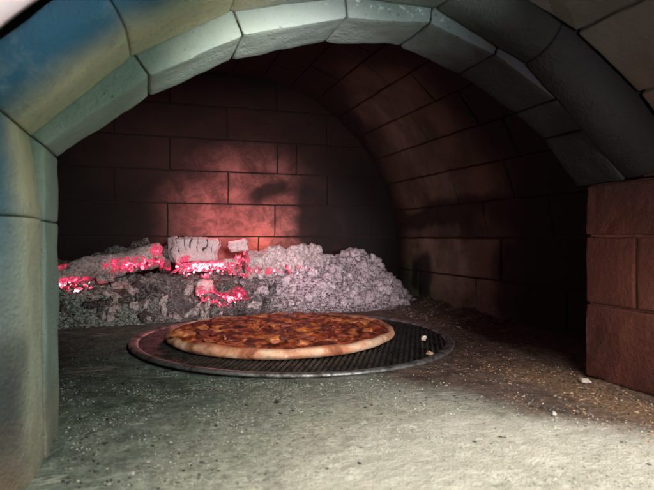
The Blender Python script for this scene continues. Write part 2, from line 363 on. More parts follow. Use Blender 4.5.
def food(name, a, b, rough):
    n = NT(name); x = n.noise(95, 4, 0.6, 0.5); oi = n.t.nodes.new('ShaderNodeObjectInfo').outputs['Random']
    c = n.mix(n.mapr(x, 0.35, 0.65), a, b); c = n.mix(n.math('MULTIPLY', oi, 0.4), c, tuple(v*0.5 for v in b))
    n.bump(n.noise(300, 3, 0.6), 0.5, 0.001); return n.done(c, rough, 0.5)
def food2(*a):
    m = food(*a); m.node_tree.nodes['Principled BSDF'].inputs['Specular IOR Level'].default_value = 0.3; return m
M['meat'] = food2('roasted_meat', (0.22, 0.045, 0.022), (0.05, 0.010, 0.008), 0.6)
M['cheese'] = food('browned_cheese', (0.55, 0.20, 0.06), (0.25, 0.06, 0.02), 0.42)
M['onion'] = food2('browned_onion', (0.50, 0.22, 0.12), (0.22, 0.05, 0.025), 0.55)

# ------------------------------------------------------------------ setting: the hearth floor
bm = bmesh.new()
def axis(vals):
    out = [vals[0][0]]
    for a, b, st in vals:
        k = max(1, round((b-a)/st)); out += [a+(b-a)*i/k for i in range(1, k+1)]
    return out
xs = axis([(-0.6, -0.26, 0.03), (-0.26, 0.60, 0.0021), (0.60, 0.95, 0.03)])
ys = axis([(-0.02, 0.24, 0.02), (0.24, 0.75, 0.0021), (0.75, 1.24, 0.006)])
def floor_h(x, y):
    h = fbm((x, y, 0.3), 9, 4)*0.0016+fbm((x, y, 2.3), 70, 3)*0.0007
    h += 0.0012*max(0, fbm((x, y, 5.0), 28, 3))
    cl_ = max(0, 0.45+fbm((x, y, 11.0), 6, 2)); h += cl_*0.0022*max(0, fbm((x, y, 4.0), 150, 2)-0.05)
    # drift of ash gathered along the foot of the right wall
    h += 0.012*sstep(0.45, 0.58, x)*sstep(0.62, 0.9, y)*(0.7+0.8*fbm((x, y, 7.0), 22, 4))
    # slab joint running from the mouth towards the left of the fire
    d = abs((x-0.035)+(y-0.40)*(-0.42)+0.0035*math.sin(y*60))
    return h-0.0012*max(0, 1-d/0.004)*(1 if y < 0.62 else 0)
grid = [[bm.verts.new((x, y, floor_h(x, y))) for x in xs] for y in ys]
for j in range(len(ys)-1):
    for i in range(len(xs)-1):
        bm.faces.new((grid[j][i], grid[j][i+1], grid[j+1][i+1], grid[j+1][i]))
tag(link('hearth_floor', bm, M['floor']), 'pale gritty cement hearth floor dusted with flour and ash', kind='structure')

# ------------------------------------------------------------------ the oven
CX, CZ = 0.18, 0.01; RI = 0.303; SPR = 0.914
oven = thing('brick_oven', (CX, 0.8, 0), 'wood fired brick oven with pale stone arch and sooty vault around the hearth', 'oven')
rnd = random.Random(3)
def hexa(bm, P):
    v = [bm.verts.new(p) for p in P]
    for f in ((0, 3, 2, 1), (4, 5, 6, 7), (0, 1, 5, 4), (1, 2, 6, 5), (2, 3, 7, 6), (3, 0, 4, 7)): bm.faces.new([v[i] for i in f])
def bevel(bm, off, seg=2, wear=0.0007):
    bmesh.ops.recalc_face_normals(bm, faces=bm.faces)
    for _ in range(2):
        ed = [e for e in bm.edges if e.calc_length() > 0.035]
        bmesh.ops.subdivide_edges(bm, edges=ed, cuts=2, use_grid_fill=True)
    sh = [e for e in bm.edges if len(e.link_faces) == 2 and e.calc_face_angle() > 0.6]
    bmesh.ops.bevel(bm, geom=sh, offset=off, segments=seg, affect='EDGES', profile=0.6)
    for v in bm.verts:
        p = v.co; v.co = p+Vector((fbm(p, 70, 3), fbm(p+Vector((7, 1, 3)), 70, 3), fbm(p+Vector((2, 9, 4)), 70, 3)))*wear*1.8
def box(bm, x0, x1, y0, y1, z0, z1):
    hexa(bm, [(x0, y0, z0), (x1, y0, z0), (x1, y1, z0), (x0, y1, z0), (x0, y0, z1), (x1, y0, z1), (x1, y1, z1), (x0, y1, z1)])
G = 0.0013
def roughen(bm, amp, sc_, amp2=0, sc2=1):
    for v in bm.verts:
        p = v.co
        v.co = p+Vector((fbm(p, sc_, 3), fbm(p+Vector((7, 1, 3)), sc_, 3), fbm(p+Vector((2, 9, 4)), sc_, 3)))*amp
# back wall
courses = [0, 0.072, 0.143, 0.214, 0.284, 0.354, 0.425, 0.496, 0.56]
joints = [[-0.1, 0.13, 0.36, 0.59], [-0.23, 0.0, 0.24, 0.47], [-0.19, 0.045, 0.277, 0.51], [-0.29, -0.06, 0.173, 0.40], [-0.18, 0.05, 0.283, 0.327, 0.55],
          [-0.29, -0.06, 0.17, 0.40], [-0.18, 0.05, 0.28, 0.5], [-0.29, -0.06, 0.17, 0.40]]
bm = bmesh.new()
for (z0, z1), js in zip(zip(courses, courses[1:]), joints):
    e = [-0.40]+js+[0.80]
    for x0, x1 in zip(e, e[1:]):
        j = rnd.uniform(-0.002, 0.002); k = rnd.uniform(-0.0016, 0.0016)
        hexa(bm, [(x0+G, 1.2+j, z0+G), (x1-G, 1.2+k, z0+G), (x1-G, 1.29, z0+G), (x0+G, 1.29, z0+G),
                  (x0+G, 1.2+k, z1-G), (x1-G, 1.2+j, z1-G), (x1-G, 1.29, z1-G), (x0+G, 1.29, z1-G)])
bevel(bm, 0.0022)
link('back_wall', bm, M['back'], oven, False)
bm = bmesh.new(); box(bm, -0.42, 0.82, 1.205, 1.285, 0, 0.57); link('back_mortar', bm, M['mortar_dark'], oven, False)
# side walls and vault: R = .4 about (CX, .10)
VZ, VR = 0.10, 0.4
def along(bm, A0, A1, N0, N1, yj):
    """bricks between the cross-section points A0 and A1 (x, z), N = the outward thickness points"""
    for y0, y1 in zip(yj, yj[1:]):
        j = [rnd.uniform(-0.002, 0.002) for _ in range(4)]
        d = (Vector(N0)-Vector(A0)).normalized()
        def P(q, y, k): return (q[0]+d.x*k, y, q[1]+d.y*k)
        hexa(bm, [P(A0, y0+G, j[0]), P(A0, y1-G, j[1]), (N0[0], y1-G, N0[1]), (N0[0], y0+G, N0[1]),
                  P(A1, y0+G, j[2]), P(A1, y1-G, j[3]), (N1[0], y1-G, N1[1]), (N1[0], y0+G, N1[1])])
def yjs(off, y0=0.44, y1=1.2, st=0.228):
    out = [y0]; y = y0+off
    while y < y1-0.03:
        if y > y0+0.03: out.append(y)
        y += st
    return out+[y1]
def vp(phi, r): return (CX+r*math.sin(phi), VZ+r*math.cos(phi))
for side in (1, -1):
    bm = bmesh.new()
    for (z0, z1), off in zip(((0, 0.066), (0.066, 0.14)), (0.20, 0.127)):
        xw = CX+side*VR
        # the wall stands plumb up to the springing
        along(bm, (xw, z0+G), (xw, z1-G), (xw+side*0.07, z0+G), (xw+side*0.07, z1-G), yjs(off))
    bevel(bm, 0.0022)
    link('side_wall', bm, M['side'], oven, False)
    bm = bmesh.new(); x0, x1 = sorted((CX+side*(VR+0.005), CX+side*(VR+0.065)))
    box(bm, x0, x1, 0.43, 1.205, 0, 0.14); link('side_mortar', bm, M['mortar_dark'], oven, False)
bm = bmesh.new(); bo = bmesh.new()
ang = [math.asin(min(1, 1))*0]
phis = [R(84.2)-R(9.35)*k for k in range(19)]
for k, (p1, p0) in enumerate(zip(phis, phis[1:])):
    g = G/VR
    along(bm, vp(p0+g, VR), vp(p1-g, VR), vp(p0+g, VR+0.07), vp(p1-g, VR+0.07), yjs([0.06, 0.135, 0.095, 0.155][k % 4], st=0.165))
bevel(bm, 0.0024)
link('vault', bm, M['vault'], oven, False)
def arc_shell(bm, c, r0, r1, y0, y1, p0, p1, n=48):
    A = []
    for i in range(n+1):
        p = p0+(p1-p0)*i/n; s, q = math.sin(p), math.cos(p)
        A.append([bm.verts.new((c[0]+r*s, y, c[1]+r*q)) for r, y in ((r0, y0), (r0, y1), (r1, y1), (r1, y0))])
    for a, b in zip(A, A[1:]):
        for i in range(4): bm.faces.new((a[i], a[(i+1) % 4], b[(i+1) % 4], b[i]))
    bm.faces.new(A[0]); bm.faces.new(A[-1][::-1])
bm = bmesh.new(); arc_shell(bm, (CX, VZ), VR+0.005, VR+0.064, 0.43, 1.205, -R(90), R(90)); link('vault_mortar', bm, M['mortar_dark'], oven, False)

# lofted arch stones
def rounded(pts, rad, seg=4):
    out = []; n = len(pts)
    for i in range(n):
        p = Vector(pts[i]); a = Vector(pts[i-1])-p; b = Vector(pts[(i+1) % n])-p
        r = min(rad, a.length*0.45, b.length*0.45)
        q0 = p+a.normalized()*r; q1 = p+b.normalized()*r
        for k in range(seg+1):
            t = k/seg; out.append(tuple((q0*(1-t)**2+p*2*t*(1-t)+q1*t*t)))
    return out
def densify(pts, st):
    out = []
    for i in range(len(pts)):
        a = Vector(pts[i]); b = Vector(pts[(i+1) % len(pts)]); k = max(1, int((b-a).length/st))
        out += [tuple(a.lerp(b, j/k)) for j in range(k)]
    return out
def loft(bm, A, B, n, seed):
    """closed solid between the point rings A and B with worn ends"""
    A = [Vector(p) for p in A]; B = [Vector(p) for p in B]; m = len(A)
    ca = sum(A, Vector())/m; cb = sum(B, Vector())/m; Lh = (cb-ca).length
    ts = [0, 0.0006/Lh, 0.002/Lh, 0.004/Lh]+[0.004/Lh+(1-0.008/Lh)*i/n for i in range(1, n)]+[1-0.004/Lh, 1-0.002/Lh, 1-0.0006/Lh, 1]
    ins = [0.0014, 0.0006, 0.0002, 0]+[0]*(n-1)+[0, 0.0002, 0.0006, 0.0014]
    rings = []; sv = Vector((seed*1.7, seed*0.9, seed*2.3))
    for t, s in zip(ts, ins):
        c = ca.lerp(cb, t); ring = []
        for a, b in zip(A, B):
            p = a.lerp(b, t); d = c-p; p = p+d.normalized()*min(s, d.length*0.5)
            nn = -d.normalized()
            p = p+nn*(fbm(p+sv, 22, 3)*0.0016+fbm(p+sv, 90, 3)*0.0006)
            ring.append(bm.verts.new(p))
        rings.append(ring)
    for r0, r1 in zip(rings, rings[1:]):
        for i in range(m): bm.faces.new((r0[i], r0[(i+1) % m], r1[(i+1) % m], r1[i]))
    bm.faces.new(rings[0][::-1]); bm.faces.new(rings[-1])
inner_prof = densify(rounded([(RI, 0.3855), (RI, 0.440), (0.372, 0.440), (0.372, 0.3855)], 0.0012, 2), 0.006)
def step_at(phi): return rad_at(phi)+lerp(phi, [(-0.914, 0.010), (-0.64, 0.0165), (-0.3, 0.018), (0.15, 0.012), (0.5, 0.005), (0.95, 0.004)])
def roll_flat(phi): return lerp(phi, [(-0.95, 0.032), (-0.3, 0.028), (0.2, 0.008), (0.5, 0.003)])
def roll_r(phi): return lerp(phi, [(-0.95, 0.029), (0.0, 0.030), (0.4, 0.024), (0.95, 0.024)])
def roll_prof(phi, push=0):
    s = step_at(phi); q = roll_r(phi); yf = 0.381-roll_flat(phi); pts = [(s, 0.3845), (s, 0.383), (s, 0.5*(0.383+yf))]
    for k in range(11):
        t = math.pi/2*k/10
        pts.append((s+q*(1-math.cos(t)), yf-q*math.sin(t)))
    k = sstep(-0.3, 0.1, phi); pts += [(s+q+0.004+0.02*k, yf-q+0.010*(1-k)), (s+q+0.016+0.008*k, 0.3845)]
    return pts
def ap(phi, pr): return [(CX+r*math.sin(phi), y, CZ+r*math.cos(phi)) for r, y in pr]
KINK = [(58, 158.5), (150, 96.5), (232, 60), (325, 43), (400, 47), (459, 74), (515, 114), (543, 140), (578, 187)]
KP = [at(u, v, 0.44) for u, v in KINK]
cuts = [math.atan2(p.x-CX, p.z-CZ) for p in KP]; crad = [math.hypot(p.x-CX, p.z-CZ)-0.0004 for p in KP]
print('ARCH', [round(c, 3) for c in cuts], [round(c, 4) for c in crad])
def rad_at(phi): return lerp(phi, list(zip(cuts, crad)))
bm = bmesh.new(); g = 0.0007/RI
for i, (a, b) in enumerate(zip(cuts, cuts[1:])):
    dr = rnd.uniform(-0.0004, 0.0004)
    loft(bm, ap(a+g, [(r-RI+crad[i]+dr, y) for r, y in inner_prof]), ap(b-g, [(r-RI+crad[i+1]+dr, y) for r, y in inner_prof]), 14, i)
bmesh.ops.recalc_face_normals(bm, faces=bm.faces)
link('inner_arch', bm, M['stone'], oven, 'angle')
bm = bmesh.new(); g = 0.0004/RI
rc = [cuts[0], cuts[1]-0.01, cuts[2]-0.01, cuts[3], cuts[4]+0.01, 0.42, cuts[-1]]
for i, (a, b) in enumerate(zip(rc, rc[1:])):
    loft(bm, ap(a+g, roll_prof(a)), ap(b-g, roll_prof(b)), 14, i+20)
bmesh.ops.recalc_face_normals(bm, faces=bm.faces)
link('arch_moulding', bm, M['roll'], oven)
bm = bmesh.new(); arc_shell(bm, (CX, CZ), RI+0.004, 0.36, 0.3875, 0.436, -SPR, SPR); arc_shell(bm, (CX, CZ), 0.332, 0.37, 0.374, 0.388, -SPR, SPR)
link('arch_mortar', bm, M['mortar_grey'], oven, False)
# left jamb
def jp(z, pr, side): return [(CX+side*(0.24+(r-RI)), y, z) for r, y in pr]
jz = [-0.005, 0.151, 0.1945]
bm = bmesh.new()
for i, (a, b) in enumerate(zip(jz, jz[1:])):
    top = ap(cuts[0]-g, [(r-RI+crad[0], y) for r, y in inner_prof]) if i == 1 else jp(b-0.0004, inner_prof, -1)
    loft(bm, jp(a+0.0004, inner_prof, -1), top, 10, 40+i)
bmesh.ops.recalc_face_normals(bm, faces=bm.faces)
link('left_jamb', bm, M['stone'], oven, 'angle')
bm = bmesh.new(); rt = roll_prof(cuts[0]); rp = [(r-(step_at(cuts[0])-RI)+0.002, y) for r, y in rt]
jz2 = [-0.005, 0.152, 0.1945]
for i, (a, b) in enumerate(zip(jz2, jz2[1:])):
    top = ap(cuts[0]-g, rt) if i == 1 else jp(b-0.0004, rp, -1)
    loft(bm, jp(a+0.0004, rp, -1), top, 12, 50+i)
bmesh.ops.recalc_face_normals(bm, faces=bm.faces)
link('jamb_moulding', bm, M['roll'], oven)
# right jamb: red brick reveal, bricks laid in courses
bm = bmesh.new()
for z0, z1, cutsy in ((0.0, 0.0745, (0.20, 0.31, 0.44)), (0.0745, 0.142, (0.20, 0.379, 0.44)), (0.142, 0.1935, (0.20, 0.33, 0.44))):
    for y0, y1 in zip(cutsy, cutsy[1:]):
        j = rnd.uniform(-0.001, 0.001)
        box(bm, 0.4205+j, 0.56, y0+G*0.8, y1-G*0.8, z0+G*0.8, z1-G*0.8)
for z0, z1, cutsy in ((0.1935, 0.25, (0.20, 0.378)), (0.25, 0.30, (0.20, 0.3775))):
    for y0, y1 in zip(cutsy, cutsy[1:]): box(bm, 0.4222, 0.56, y0+G, y1-G, z0+G, z1-G)
bevel(bm, 0.003, 3)
link('right_jamb', bm, M['jamb_red'], oven, False)
bm = bmesh.new(); box(bm, 0.4235, 0.555, 0.205, 0.435, 0, 0.193); link('jamb_mortar', bm, M['mortar_red'], oven, False)
# walling that closes the gap between the arch and the vault
def surround(bm, y0, y1, inner, X0, X1, Z1):
    n = len(inner); out = []
    for k, (x, z) in enumerate(inner):
        if k == 0: out.append((X0, 0)); continue
        if k == n-1: out.append((X1, 0)); continue
        dx, dz = x-CX, z-0.05; t = min(((X1-CX) if dx > 0 else (CX-X0))/max(abs(dx), 1e-6), (Z1-0.05)/max(dz, 1e-6)); out.append((CX+dx*t, 0.05+dz*t))
    A = [[bm.verts.new((p[0], y, p[1])) for p, y in ((a, y0), (a, y1), (b, y1), (b, y0))] for a, b in zip(inner, out)]
    for a, b in zip(A, A[1:]):
        for i in range(4): bm.faces.new((a[i], a[(i+1) % 4], b[(i+1) % 4], b[i]))
    bmesh.ops.recalc_face_normals(bm, faces=bm.faces)
def outline(r, xl, xr, p0=-SPR, p1=SPR):
    pts = [(xl, 0), (xl, 0.10)]+[(CX+r*math.sin(p0+(p1-p0)*k/24), CZ+r*math.cos(p0+(p1-p0)*k/24)) for k in range(25)]+[(xr, 0.10), (xr, 0)]
    return pts
bm = bmesh.new(); surround(bm, 0.395, 0.434, outline(0.335, -0.09, 0.45), -0.42, 0.80, 0.62)
link('front_wall', bm, M['mortar_dark'], oven, False)
# the mouth in front of the arch: grey bricks above and to the right, left painted white for the daylight on it
bm = bmesh.new()
vr = 0.328
vph = [0.02, 0.235, 0.46, 0.70, 0.86]
for a, b in zip(vph, vph[1:]):
    gg = 0.0015/vr
    P = lambda p, r, y: (CX+r*math.sin(p), y, CZ+r*math.cos(p))
    yy = 0.350
    hexa(bm, [P(a+gg, vr, 0.20), P(a+gg, vr, yy), P(a+gg, vr+0.08, yy), P(a+gg, vr+0.08, 0.20), P(b-gg, vr, 0.20), P(b-gg, vr, yy), P(b-gg, vr+0.08, yy), P(b-gg, vr+0.08, 0.20)])
bevel(bm, 0.002)
link('mouth_vault', bm, M['grey'], oven, False)
bm = bmesh.new(); arc_shell(bm, (CX, CZ), vr+0.003, vr+0.07, 0.205, 0.347, 0.02, 0.9); link('mouth_mortar', bm, M['mortar_grey'], oven, False)
bm = bmesh.new(); arc_shell(bm, (CX, CZ), 0.352, 0.44, 0.20, 0.306, -1.35, 0.017); arc_shell(bm, (CX, CZ), 0.3535, 0.44, 0.3065, 0.343, -1.35, -0.2); arc_shell(bm, (CX, CZ), 0.366, 0.44, 0.3435, 0.40, -1.35, 0.3); box(bm, -0.24, -0.160, 0.20, 0.40, 0, 0.10)
link('whitened_reveal', bm, M['plaster'], oven, False)  # plaster white stands in for the daylight on the left reveal
bm = bmesh.new(); surround(bm, 0.16, 0.1995, outline(0.375, -0.18, 0.435, -1.2, 0.75), -0.6, 0.95, 0.75)
link('outer_face', bm, M['plaster'], oven, False)

# ------------------------------------------------------------------ fire bed
GL = [  # glow centre (u, v, y), radii in metres (x, y, z), strength
    (74, 285, 1.03, .040, .03, .009, 1.15), (140, 264, 1.03, .050, .03, .011, 1.2), (126, 267, 1.03, .03, .03, .009, 0.9), (158, 250, 1.05, .014, .03, .010, 0.8), (212, 269, 1.03, .065, .04, .011, 1.25),
    (243, 262, 1.02, .014, .03, .024, 1.2), (220, 300, 0.99, .042, .03, .010, 1.0), (238, 294, 0.99, .016, .03, .010, 0.9), (205, 294, 0.99, .02, .03, .012, 0.9), (305, 269, 1.03, .016, .03, .007, 0.9),
    (275, 272, 1.03, .035, .03, .007, 0.75), (178, 266, 1.03, .016, .03, .013, 1.0), (187, 263, 1.05, .02, .03, .012, .7), (60, 266, 1.05, .012, .03, .007, 0.55), (250, 275, 1.02, .02, .03, .01, .9)]
GLW = [(at(u, v, y), Vector(r), s) for u, v, y, *r, s in GL]
def glow_at(p):
    g = 0
    for c, r, s in GLW:
        d = p-c; q = math.sqrt((d.x/r.x)**2+(d.y/r.y)**2+(d.z/(r.z*1.12))**2)
        if q < 1.7: g = max(g, s*max(0, 1-(q/1.7)**2))
    return g
def paint_glow(o, scale=1.0):
    me = o.data; mw = Matrix.Translation(o.location+(o.parent.location if o.parent else Vector())) @ o.rotation_euler.to_matrix().to_4x4()
    a = me.attributes.new('glow', 'FLOAT', 'POINT')
    for i, v in enumerate(me.vertices): a.data[i].value = glow_at(mw @ v.co)*scale
    return o
HT = [(-0.32, 0.060), (-0.17, 0.058), (-0.10, 0.062), (0.0, 0.072), (0.10, 0.078), (0.2, 0.082), (0.28, 0.088), (0.34, 0.092), (0.40, 0.099), (0.44, 0.108), (0.485, 0.100), (0.53, 0.055), (0.56, 0.018)]
FT = [(-0.32, 0.93), (-0.14, 0.935), (0.0, 0.955), (0.15, 0.965), (0.3, 0.965), (0.45, 0.975), (0.56, 1.04)]
def bed_base(x, y):
    yf = lerp(x, FT)-0.022+0.012*fbm((x, 3, 1), 14, 3); t = max(0, min(1, (y-yf)/0.147))
    p = t**1.35*0.6+0.4*sstep(0, 1, t)
    return lerp(x, HT)*p*(1-0.35*sstep(1.12, 1.2, y))
def bed_h(x, y):
    h = bed_base(x, y); k = min(1, h/0.02)
    d, _ = noise.voronoi(Vector((x+0.004*fbm((x, y, 1), 40), y+0.004*fbm((x, y, 4), 40), 0.2))*75)
    d2, _ = noise.voronoi(Vector((x, y, 0.7))*190)
    lump = (0.5-min(0.9, d[0]))*0.013+(0.5-min(0.9, d2[0]))*0.0062
    return h+k*(lump+fbm((x, y, 3), 26, 4)*0.011+fbm((x, y, 9), 300, 2)*0.0012)-0.004
bm = bmesh.new(); st = 0.0022
nx = int((0.575+0.30)/st); ny = int((1.197-0.915)/st)
gv = [[bm.verts.new((-0.30+i*st, 0.915+j*st, bed_h(-0.30+i*st, 0.915+j*st))) for i in range(nx)] for j in range(ny)]
for j in range(ny-1):
    for i in range(nx-1): bm.faces.new((gv[j][i], gv[j][i+1], gv[j+1][i+1], gv[j+1][i]))
bed = link('ash_bed', bm, M['ash_bed'])
tag(bed, 'grey bed of ash and broken charcoal heaped along the back wall', 'ash', kind='stuff'); paint_glow(bed, 0.62)

def lump_bm(seed, sub=2, rough_=0.35, sq=(1, 0.85, 0.75)):
    bm = bmesh.new(); bmesh.ops.create_icosphere(bm, subdivisions=sub, radius=1)
    sv = Vector((seed*3.1, seed*1.3, seed*0.7))
    for v in bm.verts:
        p = v.co.copy(); k = 1+rough_*fbm(p+sv, 1.1, 3)+0.12*fbm(p+sv, 4, 2)
        c, _ = noise.voronoi((p+sv)*1.3); k -= 0.18*max(0, 0.25-(c[1]-c[0]))*4*0.25
        v.co = Vector((p.x*sq[0], p.y*sq[1], p.z*sq[2]))*k
    return bm
def mesh_of(name, bm, mat):
    me = bpy.data.meshes.new(name); bm.to_mesh(me); bm.free(); me.materials.append(mat)
    for p in me.polygons: p.use_smooth = True
    return me
# burnt logs and chunks
def log(name, p0, p1, rad, mat, label, cat, seed, flat=0.9, rag=0.18, box_=0.0, checks=0.0, taper=0.0, glow=1.0, cracks=30):
    p0, p1 = Vector(p0), Vector(p1); L = (p1-p0).length; d = (p1-p0)/L
    up = Vector((0, 0, 1)); s = d.cross(up).normalized(); u = s.cross(d)
    bm = bmesh.new(); n = max(14, int(L/0.0012)); m = 60; sv = Vector((seed*2.1, seed*5.3, seed))
    rings = []; crk = []
    for i in range(n+1):
        t = i/n; e = min(t, 1-t)*L
        end = math.sqrt(max(0.0, 1-max(0, 1-e/(rad*0.32))**2))*0.55+0.45 if e < rad*0.32 else 1
        if i in (0, n): end *= 0.75
        ring = []
        for k in range(m):
            a = 2*math.pi*k/m; ca, sa = math.cos(a), math.sin(a)
            sq = 1/max(abs(ca), abs(sa)); r = rad*(1+box_*(sq-1))*(1-taper*t)
            P = p0+d*(t*L)+s*(ca*r*flat*end)+u*(sa*r*end)
            q = P+sv
            k2 = fbm(q, 26, 4)*rag*rad*1.4+fbm(q, 120, 3)*rag*rad*0.35
            cr = 0
            if checks:
                cl = abs(math.sin(t*L*math.pi*cracks+1.1*fbm(q, 34, 3)+0.5*math.sin(t*23)))
                cr = min(1, 1.6*max(0, 1-cl/0.30))*sstep(-0.55, 0.25, sa+1.6*fbm(q+Vector((9, 9, 9)), 40, 2)); k2 -= checks*rad*cr
            P = P+(s*ca+u*sa)*k2
            P += d*(fbm(q+Vector((4, 4, 4)), 50, 3)*0.008 if e < rad*0.3 else 0)
            ring.append(bm.verts.new(P)); crk.append(cr)
        rings.append(ring)
    for r0, r1 in zip(rings, rings[1:]):
        for i in range(m): bm.faces.new((r0[i], r0[(i+1) % m], r1[(i+1) % m], r1[i]))
    for ring, fl in ((rings[0], 1), (rings[-1], 0)):
        c = sum((v.co for v in ring), Vector())/m; cv = bm.verts.new(c-d*0.002*(1 if fl else -1))
        for i in range(m): bm.faces.new((ring[i], ring[(i+1) % m], cv) if not fl else (ring[(i+1) % m], ring[i], cv))
    bmesh.ops.recalc_face_normals(bm, faces=bm.faces)
    o = link(name, bm, mat, loc=tuple((p0+p1)/2)); tag(o, label, cat); paint_glow(o, glow)
    ca_ = o.data.attributes.new('crack', 'FLOAT', 'POINT')
    for i, c_ in enumerate(crk): ca_.data[i].value = c_
    return o
A = at
log('burnt_log', A(38, 281, 1.05), A(164, 254, 1.075), 0.0215, M['log'], 'long ash covered log glowing underneath, nearest the left jamb', 'log', 1, rag=0.2)
log('charcoal_stick', A(92, 262, 1.10), A(150, 247, 1.09), 0.015, M['log_char'], 'crumbling grey charcoal stick resting on top of the long left log', 'log', 2, rag=0.5)
log('split_log', A(170, 250, 1.08), A(218, 250, 1.085), 0.025, M['log_pale'], 'pale upright split log with dark cracks across its top, tallest piece in the fire', 'log', 3, box_=0.55, rag=0.12, checks=0.16, cracks=80, flat=0.8)
log('burnt_log', A(176, 268, 1.05), A(240, 264, 1.055), 0.0115, M['log'], 'thin burnt log glowing white hot below the upright split log', 'log', 4, rag=0.35)
log('burnt_chunk', A(230, 247, 1.07), A(248, 244, 1.075), 0.013, M['log_pale'], 'small pale chunk standing between the split log and the big ash crusted log', 'charcoal chunk', 5, rag=0.3, box_=0.3)
log('burnt_log', A(246, 265, 1.06), A(318, 257, 1.10), 0.029, M['log'], 'big rounded log crusted with grey ash and a ragged top, right of the embers', 'log', 6, rag=0.36, taper=0.25)
log('burnt_chunk', A(196, 288, 0.995), A(214, 287, 1.0), 0.0125, M['log_pale'], 'pale pinkish chunk low in the ash just behind the pizza', 'charcoal chunk', 7, rag=0.35, box_=0.3)
log('charcoal_stick', A(212, 285, 1.0), A(250, 297, 1.0), 0.011, M['log_char'], 'dark charcoal stick slanting down above the lowest red embers', 'log', 8, rag=0.4)
log('charcoal_stick', A(166, 272, 1.06), A(163, 246, 1.09), 0.010, M['log_char'], 'short dark stick standing upright beside the split log', 'log', 9, rag=0.4)
log('burnt_chunk', A(312, 256, 1.09), A(326, 262, 1.09), 0.013, M['log'], 'ragged grey chunk at the right tip of the ash crusted log', 'charcoal chunk', 10, rag=0.5)
log('burnt_chunk', A(96, 280, 1.02), A(116, 276, 1.02), 0.009, M['log'], 'small ashy chunk between the two glowing patches of the left log', 'charcoal chunk', 11, rag=0.4)
log('charcoal_stick', A(56, 262, 1.09), A(74, 268, 1.09), 0.008, M['log_char'], 'small dark stick end poking out beside the left jamb', 'log', 12, rag=0.4)

# live embers
rnd = random.Random(11)
vari = [mesh_of('ember', lump_bm(60+i, 2, 0.6, (1.1, 0.8, 0.7)), M['ember']) for i in range(6)]
def put_inst(name, me, loc, s, label, cat, group, rnd):
    o = bpy.data.objects.new(name, me); C.objects.link(o); o.location = loc
    o.scale = (s*rnd.uniform(.8, 1.3), s*rnd.uniform(.8, 1.2), s*rnd.uniform(.75, 1.15)); o.rotation_euler = [rnd.uniform(0, 6.28) for _ in range(3)]
    return tag(o, label, cat, group)
ELAB = {0: 'glowing pink ember lump under the left log', 1: 'white hot ember lump under the thin log in mid fire', 2: 'red ember lump in the lowest glowing patch just behind the pizza', 3: 'small ember lump along the foot of the ash crusted log'}
zones = [(60, 92, 282, 290, 1.012, 14, 0), (114, 160, 0, 0, 1.022, 16, 0), (174, 250, 267, 277, 1.015, 36, 1), (236, 249, 250, 268, 1.03, 18, 1), (198, 243, 0, 0, 0.975, 24, 2), (256, 312, 267, 274, 1.03, 14, 3)]
for u0, u1, v0, v1, y, n_, zi in zones:
    for k in range(n_):
        u = u0+(u1-u0)*(k+rnd.random())/n_
        if zi == 0 and v0 == 0: v = 271-(u-116)*0.26+rnd.uniform(-3, 3)
        elif zi == 2: v = 296+(10-abs(u-222)*0.42)*0.9+rnd.uniform(-2, 2)
        else: v = rnd.uniform(v0, v1)
        put_inst('ember', rnd.choice(vari), A(u, v, y+rnd.uniform(-0.008, 0.012)), rnd.choice((0.0016, 0.0022, 0.003, 0.0042))*rnd.uniform(.8, 1.2), ELAB[zi], 'ember', 'live embers in the fire', rnd)

# ash-white coals on the right of the heap
lv = [mesh_of('ash_coal', lump_bm(i, 3, 0.5, (1, 0.88, 0.85)), M['ash_lump']) for i in range(12)]
cnt = 0; tries = 0
while cnt < 280 and tries < 9000:
    tries += 1
    x = rnd.uniform(0.19, 0.55); y = rnd.uniform(0.975, 1.15)
    h = bed_base(x, y)
    if h < 0.004: continue
    if x < 0.30 and h > 0.075: continue
    if rnd.random() > sstep(0.17, 0.34, x)+0.12: continue
    s = rnd.choice((0.003, 0.004, 0.005, 0.0065, 0.008, 0.0105))*rnd.uniform(0.8, 1.15)
    put_inst('ash_coal', rnd.choice(lv), (x, y, h+s*0.25), s, 'knobbly white ash coal in the heap right of the burnt logs', 'coal', 'ash white coals heaped on the right', rnd)
    cnt += 1
# broken charcoal pieces lying on the left bank
cvs = [mesh_of('charcoal_piece', lump_bm(300+i, 3, 0.9, (1.25, 0.8, 0.65)), M['log_char'] if i % 2 else M['log']) for i in range(8)]
rnd = random.Random(77)
for k in range(90):
    x = rnd.uniform(-0.20, 0.24); y = rnd.uniform(0.945, 1.05); h = bed_base(x, y)
    sz = rnd.choice((0.004, 0.005, 0.007, 0.009, 0.012))
    put_inst('charcoal_piece', rnd.choice(cvs), (x, y, max(h, 0.002)+sz*0.15), sz, 'rough grey charcoal piece half buried in the left bank of ash', 'charcoal', 'charcoal pieces on the left bank of ash', rnd)
